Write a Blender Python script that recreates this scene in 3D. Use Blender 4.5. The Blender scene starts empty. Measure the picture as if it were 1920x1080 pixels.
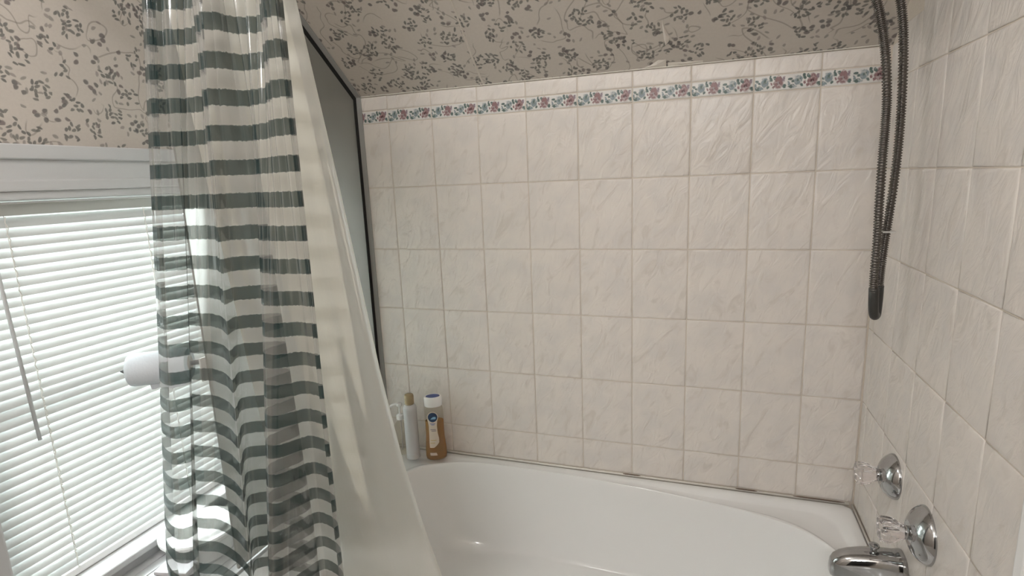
import bpy, bmesh, math, random
from mathutils import Vector, Matrix, Quaternion
random.seed(7)
sc = bpy.context.scene
COL = sc.collection
PI = math.pi

# ------------------------------------------------------------------ measures (metres)
XR = 1.383            # right tiled wall
XP = -0.115           # frosted end panel
XW = -0.41            # window wall
ZC = 1.60             # where the slope meets the tiled wall
SL = 0.74             # rise of the sloped ceiling
ZF = 2.32             # flat ceiling
YF = -(ZF - ZC) / SL
YB = -2.75            # wall behind the camera
W = 0.1545; H = 0.2038
RIM = 0.39

# ------------------------------------------------------------------ object helpers
def link(o, parent=None):
    COL.objects.link(o)
    if parent is not None:
        o.parent = parent
    return o

def obj(name, bm, mats, parent=None, smooth=False, angle=None):
    me = bpy.data.meshes.new(name)
    bmesh.ops.recalc_face_normals(bm, faces=bm.faces[:])
    bm.to_mesh(me); bm.free()
    for m in (mats if isinstance(mats, (list, tuple)) else [mats]):
        me.materials.append(m)
    o = bpy.data.objects.new(name, me)
    link(o, parent)
    if smooth:
        for p in me.polygons: p.use_smooth = True
        if angle is not None:
            me.set_sharp_from_angle(angle=math.radians(angle))
    return o

def thing(name, label, cat, loc=(0, 0, 0), group=None):
    o = bpy.data.objects.new(name, None)
    o.empty_display_size = 0.05
    o.location = loc
    link(o)
    o['label'] = label; o['category'] = cat
    if group: o['group'] = group
    return o

def tag(o, label, cat, group=None):
    o['label'] = label; o['category'] = cat
    if group: o['group'] = group
    return o

def struct(o):
    o['kind'] = 'structure'
    return o

def rel(bm, root):
    """shift a world-space bmesh into the local space of a thing"""
    bmesh.ops.translate(bm, verts=bm.verts[:], vec=-Vector(root.location))
    return bm

def add_box(bm, x0, x1, y0, y1, z0, z1, bev=0.0, seg=2, mi=0):
    r = bmesh.ops.create_cube(bm, size=1.0)
    vs = r['verts']
    for v in vs:
        v.co = Vector(((x0 + x1) / 2 + v.co.x * (x1 - x0), (y0 + y1) / 2 + v.co.y * (y1 - y0), (z0 + z1) / 2 + v.co.z * (z1 - z0)))
    fs = set(f for v in vs for f in v.link_faces)
    for f in fs: f.material_index = mi
    if bev > 0:
        es = list(set(e for v in vs for e in v.link_edges))
        bmesh.ops.bevel(bm, geom=es, offset=bev, segments=seg, profile=0.7, affect='EDGES')
    return bm

def box(*a, **k):
    return add_box(bmesh.new(), *a, **k)

def frame_of(d):
    d = d.normalized()
    up = Vector((0, 0, 1)) if abs(d.z) < 0.95 else Vector((1, 0, 0))
    u = d.cross(up).normalized(); v = u.cross(d).normalized()
    return u, v

def add_lathe(bm, prof, origin, axis=(0, 0, 1), seg=40, sx=1.0, sy=1.0, flute=0, fdepth=0.0, frange=None, mi=0):
    """revolve (radius, height) pairs about an axis through origin"""
    ax = Vector(axis).normalized(); o = Vector(origin)
    if abs(ax.z) > 0.99: u, v = Vector((1, 0, 0)), Vector((0, 1, 0))
    else: u, v = frame_of(ax)
    rings = []
    for k, (r, h) in enumerate(prof):
        if r < 1e-6:
            rings.append([bm.verts.new(o + ax * h)]); continue
        ring = []
        for i in range(seg):
            t = 2 * PI * i / seg
            rr = r
            if flute and (frange is None or frange[0] <= k <= frange[1]):
                rr = r * (1 - fdepth * (0.5 + 0.5 * math.cos(flute * t)) ** 2)
            ring.append(bm.verts.new(o + ax * h + u * (rr * sx * math.cos(t)) + v * (rr * sy * math.sin(t))))
        rings.append(ring)
    for a, b in zip(rings[:-1], rings[1:]):
        if len(a) == 1 and len(b) == 1: continue
        for i in range(seg):
            j = (i + 1) % seg
            if len(a) == 1: f = (a[0], b[i], b[j])
            elif len(b) == 1: f = (a[i], a[j], b[0])
            else: f = (a[i], a[j], b[j], b[i])
            bm.faces.new(f).material_index = mi
    for ring in (rings[0], rings[-1]):
        if len(ring) > 2: bm.faces.new(ring).material_index = mi
    return bm

def lathe(*a, **k):
    return add_lathe(bmesh.new(), *a, **k)

def catmull(pts, n):
    """n points along a Catmull-Rom curve through pts (tuples of any length)"""
    P = [tuple(p) for p in pts]
    P = [tuple(2 * a - b for a, b in zip(P[0], P[1]))] + P + [tuple(2 * a - b for a, b in zip(P[-1], P[-2]))]
    m = len(P) - 3
    out = []
    for i in range(n):
        s = i / (n - 1) * m
        k = min(int(s), m - 1); t = s - k
        p0, p1, p2, p3 = P[k:k + 4]
        out.append(tuple(0.5 * (2 * b + (c - a) * t + (2 * a - 5 * b + 4 * c - d) * t * t + (-a + 3 * b - 3 * c + d) * t ** 3)
                         for a, b, c, d in zip(p0, p1, p2, p3)))
    return out

def add_tube(bm, pts, rad, seg=12, cap=True, mi=0):
    """rad: number or function of index"""
    P = [Vector(p) for p in pts]
    n = len(P)
    T = [(P[min(i + 1, n - 1)] - P[max(i - 1, 0)]).normalized() for i in range(n)]
    u, v = frame_of(T[0])
    rings = []
    for i in range(n):
        if i:
            q = T[i - 1].rotation_difference(T[i])
            u = q @ u; v = q @ v
        r = rad(i) if callable(rad) else rad
        rings.append([bm.verts.new(P[i] + u * (r * math.cos(2 * PI * k / seg)) + v * (r * math.sin(2 * PI * k / seg))) for k in range(seg)])
    for a, b in zip(rings[:-1], rings[1:]):
        for k in range(seg):
            j = (k + 1) % seg
            bm.faces.new((a[k], a[j], b[j], b[k])).material_index = mi
    if cap:
        for r_ in (rings[0], rings[-1]): bm.faces.new(r_).material_index = mi
    return bm

def tube(*a, **k):
    return add_tube(bmesh.new(), *a, **k)

def add_quad(bm, pts, mi=0):
    f = bm.faces.new([bm.verts.new(p) for p in pts]); f.material_index = mi
    return f

# ------------------------------------------------------------------ node helpers
class NT:
    def __init__(s, name):
        s.m = bpy.data.materials.new(name); s.m.use_nodes = True
        s.t = s.m.node_tree; s.n = s.t.nodes; s.n.clear()
        s.out = s.n.new('ShaderNodeOutputMaterial')
    def node(s, typ, **props):
        n = s.n.new(typ)
        for k, v in props.items(): setattr(n, k, v)
        return n
    def put(s, sock, val):
        if isinstance(val, bpy.types.NodeSocket): s.t.links.new(val, sock)
        elif val is not None:
            if isinstance(val, (tuple, list)) and len(val) == 3 and sock.type == 'RGBA': val = (*val, 1)
            sock.default_value = val
    def math(s, op, a, b=None, c=None, clamp=False):
        n = s.node('ShaderNodeMath', operation=op, use_clamp=clamp)
        s.put(n.inputs[0], a)
        if b is not None: s.put(n.inputs[1], b)
        if c is not None: s.put(n.inputs[2], c)
        return n.outputs[0]
    def vmath(s, op, a, b=None):
        n = s.node('ShaderNodeVectorMath', operation=op)
        s.put(n.inputs[0], a)
        if b is not None: s.put(n.inputs[1], b)
        return n.outputs[0]
    def sep(s, v):
        n = s.node('ShaderNodeSeparateXYZ'); s.put(n.inputs[0], v); return n.outputs
    def comb(s, x, y, z=0.0):
        n = s.node('ShaderNodeCombineXYZ')
        for i, a in enumerate((x, y, z)): s.put(n.inputs[i], a)
        return n.outputs[0]
    def mix(s, f, a, b):
        n = s.node('ShaderNodeMix', data_type='RGBA')
        s.put(n.inputs[0], f); s.put(n.inputs[6], a); s.put(n.inputs[7], b)
        return n.outputs[2]
    def ramp(s, f, stops):
        n = s.node('ShaderNodeValToRGB')
        e = n.color_ramp.elements
        while len(e) < len(stops): e.new(0.5)
        for k, (p, c) in enumerate(stops):
            e[k].position = p; e[k].color = (*c, 1) if len(c) == 3 else c
        s.put(n.inputs[0], f)
        return n.outputs[0]
    def smooth(s, v, lo, hi):
        n = s.node('ShaderNodeMapRange', interpolation_type='SMOOTHSTEP')
        s.put(n.inputs[0], v); n.inputs[1].default_value = lo; n.inputs[2].default_value = hi
        return n.outputs[0]
    def noise(s, vec, scale, detail=2.0, rough=0.5, dist=0.0):
        n = s.node('ShaderNodeTexNoise'); s.put(n.inputs['Vector'], vec)
        n.inputs['Scale'].default_value = scale; n.inputs['Detail'].default_value = detail
        n.inputs['Roughness'].default_value = rough; n.inputs['Distortion'].default_value = dist
        return n.outputs
    def vor(s, vec, scale, rnd=1.0):
        n = s.node('ShaderNodeTexVoronoi', voronoi_dimensions='2D'); s.put(n.inputs['Vector'], vec)
        n.inputs['Scale'].default_value = scale; n.inputs['Randomness'].default_value = rnd
        return n.outputs
    def uv(s):
        return s.node('ShaderNodeTexCoord').outputs['UV']
    def objc(s):
        return s.node('ShaderNodeTexCoord').outputs['Object']
    def bump(s, h, strength, dist=0.01):
        n = s.node('ShaderNodeBump'); n.inputs['Strength'].default_value = strength
        n.inputs['Distance'].default_value = dist; s.put(n.inputs['Height'], h)
        return n.outputs[0]
    def principled(s, color, rough=0.5, metal=0.0, ior=1.5, spec=0.5, coat=0.0, trans=0.0, normal=None):
        p = s.node('ShaderNodeBsdfPrincipled')
        s.put(p.inputs['Base Color'], color); s.put(p.inputs['Roughness'], rough)
        s.put(p.inputs['Metallic'], metal); s.put(p.inputs['IOR'], ior)
        s.put(p.inputs['Specular IOR Level'], spec); s.put(p.inputs['Coat Weight'], coat)
        s.put(p.inputs['Transmission Weight'], trans)
        if coat: p.inputs['Coat Roughness'].default_value = 0.05
        if normal is not None: s.put(p.inputs['Normal'], normal)
        return p.outputs[0]
    def shmix(s, f, a, b):
        n = s.node('ShaderNodeMixShader'); s.put(n.inputs[0], f)
        s.put(n.inputs[1], a); s.put(n.inputs[2], b)
        return n.outputs[0]
    def shadd(s, a, b):
        n = s.node('ShaderNodeAddShader'); s.put(n.inputs[0], a); s.put(n.inputs[1], b)
        return n.outputs[0]
    def end(s, sh):
        s.t.links.new(sh, s.out.inputs[0]); return s.m

def lin(r, g, b):
    f = lambda c: (c / 255 / 12.92) if c / 255 <= 0.04045 else ((c / 255 + 0.055) / 1.055) ** 2.4
    return (f(r), f(g), f(b))

def plain(name, color, rough=0.5, metal=0.0, bumps=0.0, bscale=60.0, var=0.0, **k):
    t = NT(name); c = t.objc(); nrm = None; col = color
    if bumps: nrm = t.bump(t.noise(c, bscale, 3)[0], bumps, 0.002)
    if var:
        f = t.noise(c, 9.0, 3)[0]
        col = t.mix(f, tuple(x * (1 - var) for x in color), tuple(min(1, x * (1 + var)) for x in color))
    return t.end(t.principled(col, rough, metal, normal=nrm, **k))

# ------------------------------------------------------------------ materials
def make_tile():
    t = NT('glazed_tile')
    uv = t.uv()                                   # metres along the wall, shifted for every tile
    x, y, _ = t.sep(uv)
    a = math.radians(62)
    u = t.math('ADD', t.math('MULTIPLY', x, math.cos(a)), t.math('MULTIPLY', y, math.sin(a)))
    v = t.math('SUBTRACT', t.math('MULTIPLY', y, math.cos(a)), t.math('MULTIPLY', x, math.sin(a)))
    st = t.comb(t.math('MULTIPLY', u, 0.40), v)
    n1 = t.noise(st, 30, 3, 0.55, 1.2)[0]
    n2 = t.noise(uv, 14, 2)[0]
    n3 = t.noise(st, 11, 2, 0.5, 0.8)[0]
    h = t.math('ADD', n1, t.math('MULTIPLY', n3, 1.3))
    col = t.mix(t.smooth(n2, 0.35, 0.70), (0.70, 0.655, 0.615), (0.65, 0.615, 0.588))
    col = t.mix(t.smooth(n1, 0.52, 0.72), col, (0.615, 0.57, 0.53))
    nrm = t.bump(h, 0.60, 0.0065)
    return t.end(t.principled(col, 0.30, spec=0.36, normal=nrm))

def ell(t, u, v, cx, cy, rx, ry, soft=0.25):
    a = t.math('DIVIDE', t.math('SUBTRACT', u, cx), rx)
    b = t.math('DIVIDE', t.math('SUBTRACT', v, cy), ry)
    d = t.math('ADD', t.math('MULTIPLY', a, a), t.math('MULTIPLY', b, b))
    n = t.node('ShaderNodeMapRange'); t.put(n.inputs[0], d)
    n.inputs[1].default_value = 1 + soft; n.inputs[2].default_value = 1 - soft
    return n.outputs[0]

def make_border():
    t = NT('floral_border_tile')
    uv = t.uv(); x, y, _ = t.sep(uv)              # two motifs per tile, 0..1 high
    nz = t.noise(t.comb(x, t.math('MULTIPLY', y, 0.55)), 7.0, 3, 0.6)[1]
    nx, ny, _ = t.sep(nz)
    u0 = t.math('FRACT', x)
    u = t.math('ADD', u0, t.math('MULTIPLY', t.math('SUBTRACT', nx, 0.5), 0.16))
    v = t.math('ADD', y, t.math('MULTIPLY', t.math('SUBTRACT', ny, 0.5), 0.34))
    col = (0.66, 0.65, 0.63)
    G = (0.10, 0.145, 0.135); BG = (0.22, 0.27, 0.29); R = (0.25, 0.15, 0.155); RD = (0.09, 0.04, 0.045); P = (0.24, 0.19, 0.22)
    for cx, cy, rx, ry, c in [(0.13, 0.24, 0.10, 0.13, G), (0.09, 0.66, 0.05, 0.10, G), (0.17, 0.52, 0.05, 0.09, G),
                              (0.33, 0.56, 0.115, 0.30, BG), (0.50, 0.74, 0.05, 0.19, G), (0.53, 0.42, 0.03, 0.10, R),
                              (0.74, 0.50, 0.145, 0.38, R), (0.92, 0.26, 0.06, 0.14, G), (0.60, 0.22, 0.04, 0.10, R), (0.22, 0.20, 0.06, 0.10, BG), (0.43, 0.26, 0.05, 0.09, G), (0.62, 0.80, 0.05, 0.10, G), (0.90, 0.70, 0.05, 0.14, P), (0.04, 0.42, 0.035, 0.10, BG)]:
        col = t.mix(ell(t, u, v, cx, cy, rx, ry), col, c)
    pet = t.vor(t.comb(t.math('MULTIPLY', x, 2.0), y), 5.5)[0]
    col = t.mix(ell(t, u, v, 0.33, 0.60, 0.05, 0.13), col, G)
    col = t.mix(ell(t, u, v, 0.74, 0.47, 0.05, 0.13), col, RD)
    d = t.math('MULTIPLY', t.smooth(pet, 0.45, 0.70), 0.35)
    dark = t.math('LESS_THAN', t.sep(col)[1], 0.5)
    col = t.mix(t.math('MULTIPLY', d, dark), col, (0.75, 0.72, 0.70))
    nrm = t.bump(t.noise(uv, 6, 2)[0], 0.2, 0.002)
    return t.end(t.principled(col, 0.34, spec=0.32, normal=nrm))

def make_paper():
    t = NT('floral_wallpaper')
    uv = t.uv()
    base = t.noise(uv, 130, 3, 0.6)[0]
    big = t.noise(uv, 3.0, 2)[0]
    col = t.mix(base, (0.45, 0.410, 0.368), (0.53, 0.485, 0.438))
    col = t.mix(t.math('MULTIPLY', big, 0.35), col, (0.475, 0.43, 0.39))
    wob = t.noise(uv, 26, 2)[1]
    uvw = t.vmath('ADD', uv, t.vmath('MULTIPLY', t.vmath('SUBTRACT', wob, (0.5, 0.5, 0.5)), (0.012, 0.012, 0.0)))
    # vines: two families of curling thin lines, evenly wide (distance = value / slope)
    for sc_, wd, seed in ((6.0, 0.0016, 0.0), (7.5, 0.0013, 5.3)):
        q = t.vmath('ADD', uv, (seed, seed * 1.7, 0.0)); e_ = 0.004
        n0, nx_, ny_ = (t.noise(t.vmath('ADD', q, dv), sc_, 1.5, 0.5, 0.9)[0] for dv in ((0, 0, 0), (e_, 0, 0), (0, e_, 0)))
        gx = t.math('SUBTRACT', nx_, n0); gy = t.math('SUBTRACT', ny_, n0)
        g = t.math('SQRT', t.math('ADD', t.math('MULTIPLY', gx, gx), t.math('MULTIPLY', gy, gy)))
        r = t.math('DIVIDE', t.math('ABSOLUTE', t.math('SUBTRACT', n0, 0.5)), t.math('MAXIMUM', t.math('DIVIDE', g, e_), 0.25))
        gate = t.smooth(t.noise(t.vmath('ADD', uv, (seed + 9.0, 2.0, 0.0)), 7.0, 1)[0], 0.44, 0.50)
        line = t.math('MULTIPLY', t.math('SUBTRACT', 1.0, t.smooth(r, wd * 0.6, wd * 1.6)), gate)
        col = t.mix(t.math('MULTIPLY', line, 0.46), col, (0.155, 0.135, 0.115))
    # leaves and blossoms gathered in sprigs
    def leaves(col, fine, a, b, coarse, rad, c1, c2, seed, prob, amt):
        p = t.vmath('ADD', uvw, (seed, seed * 0.37, 0.0))
        f = t.vor(p, fine)
        cell = f[2]; rc = f[1]
        rx, ry, rz = t.sep(rc)
        d = t.vmath('SUBTRACT', p, cell)
        dx, dy, _ = t.sep(d)
        ang = t.math('MULTIPLY', rx, 2 * PI)
        cs = t.math('COSINE', ang); sn = t.math('SINE', ang)
        u = t.math('ADD', t.math('MULTIPLY', dx, cs), t.math('MULTIPLY', dy, sn))
        v = t.math('SUBTRACT', t.math('MULTIPLY', dy, cs), t.math('MULTIPLY', dx, sn))
        e = ell(t, u, v, 0.0, 0.0, a, b, 0.45)
        cc = t.vor(cell, coarse)
        near = t.math('LESS_THAN', cc[0], rad)
        g = t.math('MULTIPLY', near, t.math('LESS_THAN', ry, prob))
        k = t.math('MULTIPLY', t.math('MULTIPLY', e, g), amt)
        leafc = t.mix(rz, c1, c2)
        return t.mix(k, col, leafc)
    D1 = (0.085, 0.085, 0.085); D2 = (0.15, 0.15, 0.135); P1 = (0.13, 0.105, 0.105); P2 = (0.22, 0.19, 0.18)
    col = leaves(col, 92, 0.0062, 0.0032, 13.5, 0.31, D1, D2, 0.0, 0.82, 0.84)
    col = leaves(col, 74, 0.0062, 0.0050, 13.5, 0.20, P1, D1, 3.1, 0.80, 0.80)
    col = leaves(col, 66, 0.0062, 0.0032, 9.0, 0.55, P2, D2, 7.7, 0.22, 0.65)
    nrm = t.bump(base, 0.15, 0.001)
    return t.end(t.principled(col, 0.62, spec=0.25, normal=nrm))

def make_vinyl():
    """clear vinyl with brushed dark green bands, band height taken from the height above the floor"""
    t = NT('banded_vinyl')
    oc = t.objc(); x, y, z = t.sep(oc)
    uv = t.uv(); uu, vv, _ = t.sep(uv)
    rag = t.math('MULTIPLY', t.math('SUBTRACT', t.noise(t.comb(t.math('MULTIPLY', uu, 130.0), t.math('MULTIPLY', vv, 14.0)), 1.0, 3, 0.7)[0], 0.5), 0.10)
    k = t.math('DIVIDE', t.math('SUBTRACT', z, 1.418), 0.0569)
    fr = t.math('ABSOLUTE', t.math('SUBTRACT', t.math('FRACT', t.math('ADD', k, 100.5)), 0.5))
    band = t.math('SUBTRACT', 1.0, t.smooth(t.math('ADD', fr, rag), 0.212, 0.242))
    crin = t.noise(t.comb(t.math('MULTIPLY', uu, 150.0), t.math('MULTIPLY', vv, 3.0)), 1.0, 1)[0]
    nrm = t.bump(crin, 0.12, 0.0012)
    lw = t.node('ShaderNodeLayerWeight'); lw.inputs[0].default_value = 0.5
    t.put(lw.inputs['Normal'], nrm)
    edge = lw.outputs['Facing']
    e3 = t.math('POWER', edge, 3.0)
    tr = t.node('ShaderNodeBsdfTransparent'); t.put(tr.inputs[0], t.mix(band, (0.90, 0.905, 0.90), (0.55, 0.54, 0.50)))
    df = t.node('ShaderNodeBsdfDiffuse'); t.put(df.inputs[0], t.mix(band, (0.48, 0.48, 0.47), (0.042, 0.076, 0.079)))
    tl = t.node('ShaderNodeBsdfTranslucent'); t.put(tl.inputs[0], t.mix(band, (0.70, 0.70, 0.69), (0.070, 0.10, 0.10)))
    body = t.shmix(0.45, df.outputs[0], tl.outputs[0])
    op_clear = t.math('ADD', 0.24, t.math('MULTIPLY', e3, 0.16))
    op_band = t.math('ADD', 0.72, t.math('MULTIPLY', e3, 0.25))
    n = t.node('ShaderNodeMix', data_type='FLOAT'); t.put(n.inputs[0], band); t.put(n.inputs[2], op_clear); t.put(n.inputs[3], op_band)
    sh = t.shmix(n.outputs[0], tr.outputs[0], body)
    gl = t.node('ShaderNodeBsdfGlossy'); gl.inputs['Roughness'].default_value = 0.09; t.put(gl.inputs['Normal'], nrm)
    t.put(gl.inputs[0], (1, 1, 1))
    fz = t.node('ShaderNodeFresnel'); fz.inputs[0].default_value = 1.45; t.put(fz.inputs['Normal'], nrm)
    return t.end(t.shmix(t.math('MINIMUM', t.math('MULTIPLY', fz.outputs[0], 0.8), 0.16), sh, gl.outputs[0]))

def make_liner():
    t = NT('cream_liner')
    oc = t.objc()
    uv = t.uv(); uu, vv, _ = t.sep(uv)
    st = t.noise(t.comb(t.math('MULTIPLY', uu, 60.0), t.math('MULTIPLY', vv, 2.5)), 1.0, 3)[0]
    col = t.mix(st, (0.87, 0.855, 0.78), (0.90, 0.885, 0.81))
    df = t.node('ShaderNodeBsdfDiffuse'); t.put(df.inputs[0], col)
    tl = t.node('ShaderNodeBsdfTranslucent'); t.put(tl.inputs[0], (0.90, 0.88, 0.79))
    tr = t.node('ShaderNodeBsdfTransparent')
    nrm = t.bump(st, 0.15, 0.002)
    t.put(df.inputs['Normal'], nrm)
    b = t.shmix(0.26, df.outputs[0], tl.outputs[0])
    b = t.shmix(0.06, b, tr.outputs[0])
    gl = t.node('ShaderNodeBsdfGlossy'); gl.inputs['Roughness'].default_value = 0.3; t.put(gl.inputs['Normal'], nrm)
    fz = t.node('ShaderNodeFresnel'); fz.inputs[0].default_value = 1.4
    return t.end(t.shmix(t.math('MULTIPLY', fz.outputs[0], 0.5), b, gl.outputs[0]))

def make_frost():
    t = NT('frosted_panel')
    rf = t.node('ShaderNodeBsdfRefraction'); rf.inputs['Roughness'].default_value = 0.14; rf.inputs['IOR'].default_value = 1.08
    t.put(rf.inputs[0], (0.97, 0.98, 0.97))
    tl = t.node('ShaderNodeBsdfTranslucent'); t.put(tl.inputs[0], (0.86, 0.87, 0.83))
    df = t.node('ShaderNodeBsdfDiffuse'); t.put(df.inputs[0], (0.76, 0.76, 0.70))
    b = t.shmix(0.40, tl.outputs[0], df.outputs[0])
    b = t.shmix(0.52, b, rf.outputs[0])
    gl = t.node('ShaderNodeBsdfGlossy'); gl.inputs['Roughness'].default_value = 0.12
    fz = t.node('ShaderNodeFresnel'); fz.inputs[0].default_value = 1.6
    return t.end(t.shmix(fz.outputs[0], b, gl.outputs[0]))

def make_clear(name, color, rough=0.05, ior=1.45, opaque=0.0, trans=True):
    t = NT(name)
    g = t.node('ShaderNodeBsdfGlass'); t.put(g.inputs[0], color); g.inputs['Roughness'].default_value = rough; g.inputs['IOR'].default_value = ior
    sh = g.outputs[0]
    if opaque:
        d = t.node('ShaderNodeBsdfTranslucent'); t.put(d.inputs[0], color)
        d2 = t.node('ShaderNodeBsdfDiffuse'); t.put(d2.inputs[0], color)
        sh = t.shmix(opaque, sh, t.shmix(0.5, d.outputs[0], d2.outputs[0]))
    return t.end(sh)

def make_film(name, color, fac, rough=0.15):
    """see-through film: part clear, part body"""
    t = NT(name)
    tr = t.node('ShaderNodeBsdfTransparent'); t.put(tr.inputs[0], color)
    p = t.principled(color, rough)
    return t.end(t.shmix(fac, tr.outputs[0], p))

def make_slat():
    t = NT('blind_slat')
    df = t.node('ShaderNodeBsdfDiffuse'); t.put(df.inputs[0], (0.53, 0.545, 0.54))
    tl = t.node('ShaderNodeBsdfTranslucent'); t.put(tl.inputs[0], (0.80, 0.81, 0.78))
    b = t.shmix(0.0145, df.outputs[0], tl.outputs[0])
    gl = t.node('ShaderNodeBsdfGlossy'); gl.inputs['Roughness'].default_value = 0.3
    return t.end(t.shmix(0.05, b, gl.outputs[0]))

M = {}
M['tile'] = make_tile()
M['grout'] = plain('grout', (0.62, 0.56, 0.49), 0.85, bumps=0.3, bscale=300)
M['border'] = make_border()
M['paper'] = make_paper()
M['torn'] = plain('torn_backing_paper', (0.66, 0.615, 0.56), 0.8, bumps=0.2, bscale=200)
M['seam'] = plain('seam_strip', (0.58, 0.54, 0.485), 0.6)
M['enamel'] = plain('white_enamel', (0.775, 0.775, 0.77), 0.10, bumps=0.02, bscale=8, spec=0.5)
M['caulk'] = plain('aged_caulk', (0.70, 0.67, 0.62), 0.55, var=0.10, bumps=0.3, bscale=120)
M['mold'] = plain('dark_joint', (0.14, 0.10, 0.075), 0.8)
M['chrome'] = plain('chrome', (0.44, 0.445, 0.45), 0.07, 1.0)
M['hose'] = plain('dark_metal_hose', (0.15, 0.138, 0.128), 0.20, 1.0)
M['sleeve'] = plain('dark_rubber_sleeve', (0.030, 0.030, 0.028), 0.4)
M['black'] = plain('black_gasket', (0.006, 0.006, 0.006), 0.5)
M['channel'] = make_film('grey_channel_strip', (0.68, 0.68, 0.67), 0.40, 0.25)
M['frost'] = make_frost()
M['vinyl'] = make_vinyl()
M['liner'] = make_liner()
M['white_paint'] = plain('white_gloss_paint', (0.50, 0.505, 0.51), 0.32, bumps=0.08, bscale=30)
M['plain_wall'] = plain('plain_wall_paint', (0.66, 0.62, 0.57), 0.7, bumps=0.1, bscale=80)
M['ceil'] = plain('ceiling_paint', (0.82, 0.80, 0.77), 0.8, bumps=0.1, bscale=80)
M['floor'] = plain('floor_vinyl', (0.36, 0.33, 0.30), 0.45, var=0.25)
M['dark'] = plain('dark_reflection_panel', (0.016, 0.014, 0.013), 0.5, var=0.3)
M['slat'] = make_slat()
M['rail'] = plain('backlit_rail_grey', (0.50, 0.51, 0.49), 0.35)  # headrail grey: shade of its backlit front put into the colour
M['cord'] = plain('white_cord', (0.62, 0.61, 0.58), 0.8)
M['wand'] = make_film('smoky_clear_wand', (0.60, 0.61, 0.61), 0.75, 0.15)
M['pane'] = make_film('window_glass', (0.97, 0.98, 0.98), 0.04, 0.02)
M['sash'] = plain('sash_paint', (0.60, 0.60, 0.59), 0.4)
M['paperroll'] = plain('soft_white_paper', (0.56, 0.60, 0.64), 0.9, bumps=0.25, bscale=150)
M['card'] = plain('grey_cardboard', (0.34, 0.30, 0.26), 0.8)
M['darkpin'] = plain('dark_spindle', (0.035, 0.035, 0.035), 0.4)
M['amber'] = make_clear('amber_gel', (0.60, 0.33, 0.045), 0.05, 1.40, 0.42)
M['clearplastic'] = make_film('clear_plastic', (0.92, 0.90, 0.85), 0.10, 0.08)
M['white_plastic'] = plain('white_plastic', (0.80, 0.80, 0.80), 0.25)
M['can'] = plain('satin_white_can', (0.54, 0.54, 0.55), 0.28, bumps=0.02)
M['tan'] = plain('tan_cap', (0.30, 0.235, 0.13), 0.4)
M['blue'] = plain('blue_cap_disc', (0.030, 0.055, 0.20), 0.25)
M['navy'] = plain('navy_emblem', (0.010, 0.032, 0.085), 0.35)
M['pale'] = plain('pale_blue_emblem', (0.25, 0.48, 0.68), 0.35)
M['label'] = plain('cream_label', (0.66, 0.58, 0.49), 0.45, var=0.08)
M['ink'] = plain('grey_label_print', (0.26, 0.23, 0.24), 0.5)
M['violet'] = plain('violet_label_print', (0.24, 0.25, 0.42), 0.5)
M['gold'] = plain('golden_label_print', (0.55, 0.42, 0.20), 0.5)
M['crystal'] = make_clear('clear_acrylic', (0.965, 0.955, 0.96), 0.03, 1.40)
M['lavender'] = plain('pale_grey_plastic', (0.58, 0.57, 0.60), 0.4)
M['warm'] = None

# ------------------------------------------------------------------ room shell
def uv_metres(o, fn):
    me = o.data; uvl = me.uv_layers.new(name='UVMap')
    for p in me.polygons:
        for li in p.loop_indices:
            uvl.data[li].uv = fn(me.vertices[me.loops[li].vertex_index].co)

def tile_wall(name, plane, rects, back, parent=None):
    """plane(s, z, d): along, height, distance off the wall.  rects: (s0,s1,z0,z1,kind)"""
    bm = bmesh.new()
    uvl = bm.loops.layers.uv.new('UVMap')
    rnd = random.Random(11 if 'back' in name else 23)
    f = bm.faces.new([bm.verts.new(plane(s, z, 0.0)) for s, z in back]); f.material_index = 1
    g = 0.00145
    for (s0, s1, z0, z1, kind) in rects:
        a0, a1, b0, b1 = s0 + g, s1 - g, z0 + g, z1 - g
        off = (rnd.uniform(0, 40), rnd.uniform(0, 40))
        tilt = [rnd.uniform(0.0, 0.0006) for _ in range(4)]
        rings = []
        for ins, dep in ((0.0, 0.0), (0.0, 0.0007), (0.0009, 0.0014), (0.0025, 0.0020), (0.006, 0.0022)):
            ring = []
            for k, (s, z) in enumerate(((a0 + ins, b0 + ins), (a1 - ins, b0 + ins), (a1 - ins, b1 - ins), (a0 + ins, b1 - ins))):
                ring.append(bm.verts.new(plane(s, z, dep + (tilt[k] if dep > 0.0001 else 0))))
            rings.append((ring, ins))
        mi = 2 if kind == 'border' else 0
        def setuv(face, pts):
            for lp, (s, z) in zip(face.loops, pts):
                if kind == 'border': lp[uvl].uv = (2 * (s - s0) / W if s1 - s0 > W * 0.98 else 2 - 2 * (s1 - s) / W, (z - z0) / (z1 - z0))
                else: lp[uvl].uv = (s - s0 + off[0], z - z0 + off[1])
        def rect(ins):
            return ((a0 + ins, b0 + ins), (a1 - ins, b0 + ins), (a1 - ins, b1 - ins), (a0 + ins, b1 - ins))
        for (ra, ia), (rb, ib) in zip(rings[:-1], rings[1:]):
            pa, pb = rect(ia), rect(ib)
            for k in range(4):
                j = (k + 1) % 4
                fc = bm.faces.new((ra[k], ra[j], rb[j], rb[k])); fc.material_index = mi
                setuv(fc, (pa[k], pa[j], pb[j], pb[k])); fc.smooth = True
        fc = bm.faces.new(rings[-1][0]); fc.material_index = mi; setuv(fc, rect(rings[-1][1])); fc.smooth = True
    me = bpy.data.meshes.new(name)
    bm.normal_update()
    bm.to_mesh(me); bm.free()
    for m in (M['tile'], M['grout'], M['border']): me.materials.append(m)
    o = bpy.data.objects.new(name, me); link(o, parent)
    return o

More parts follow.
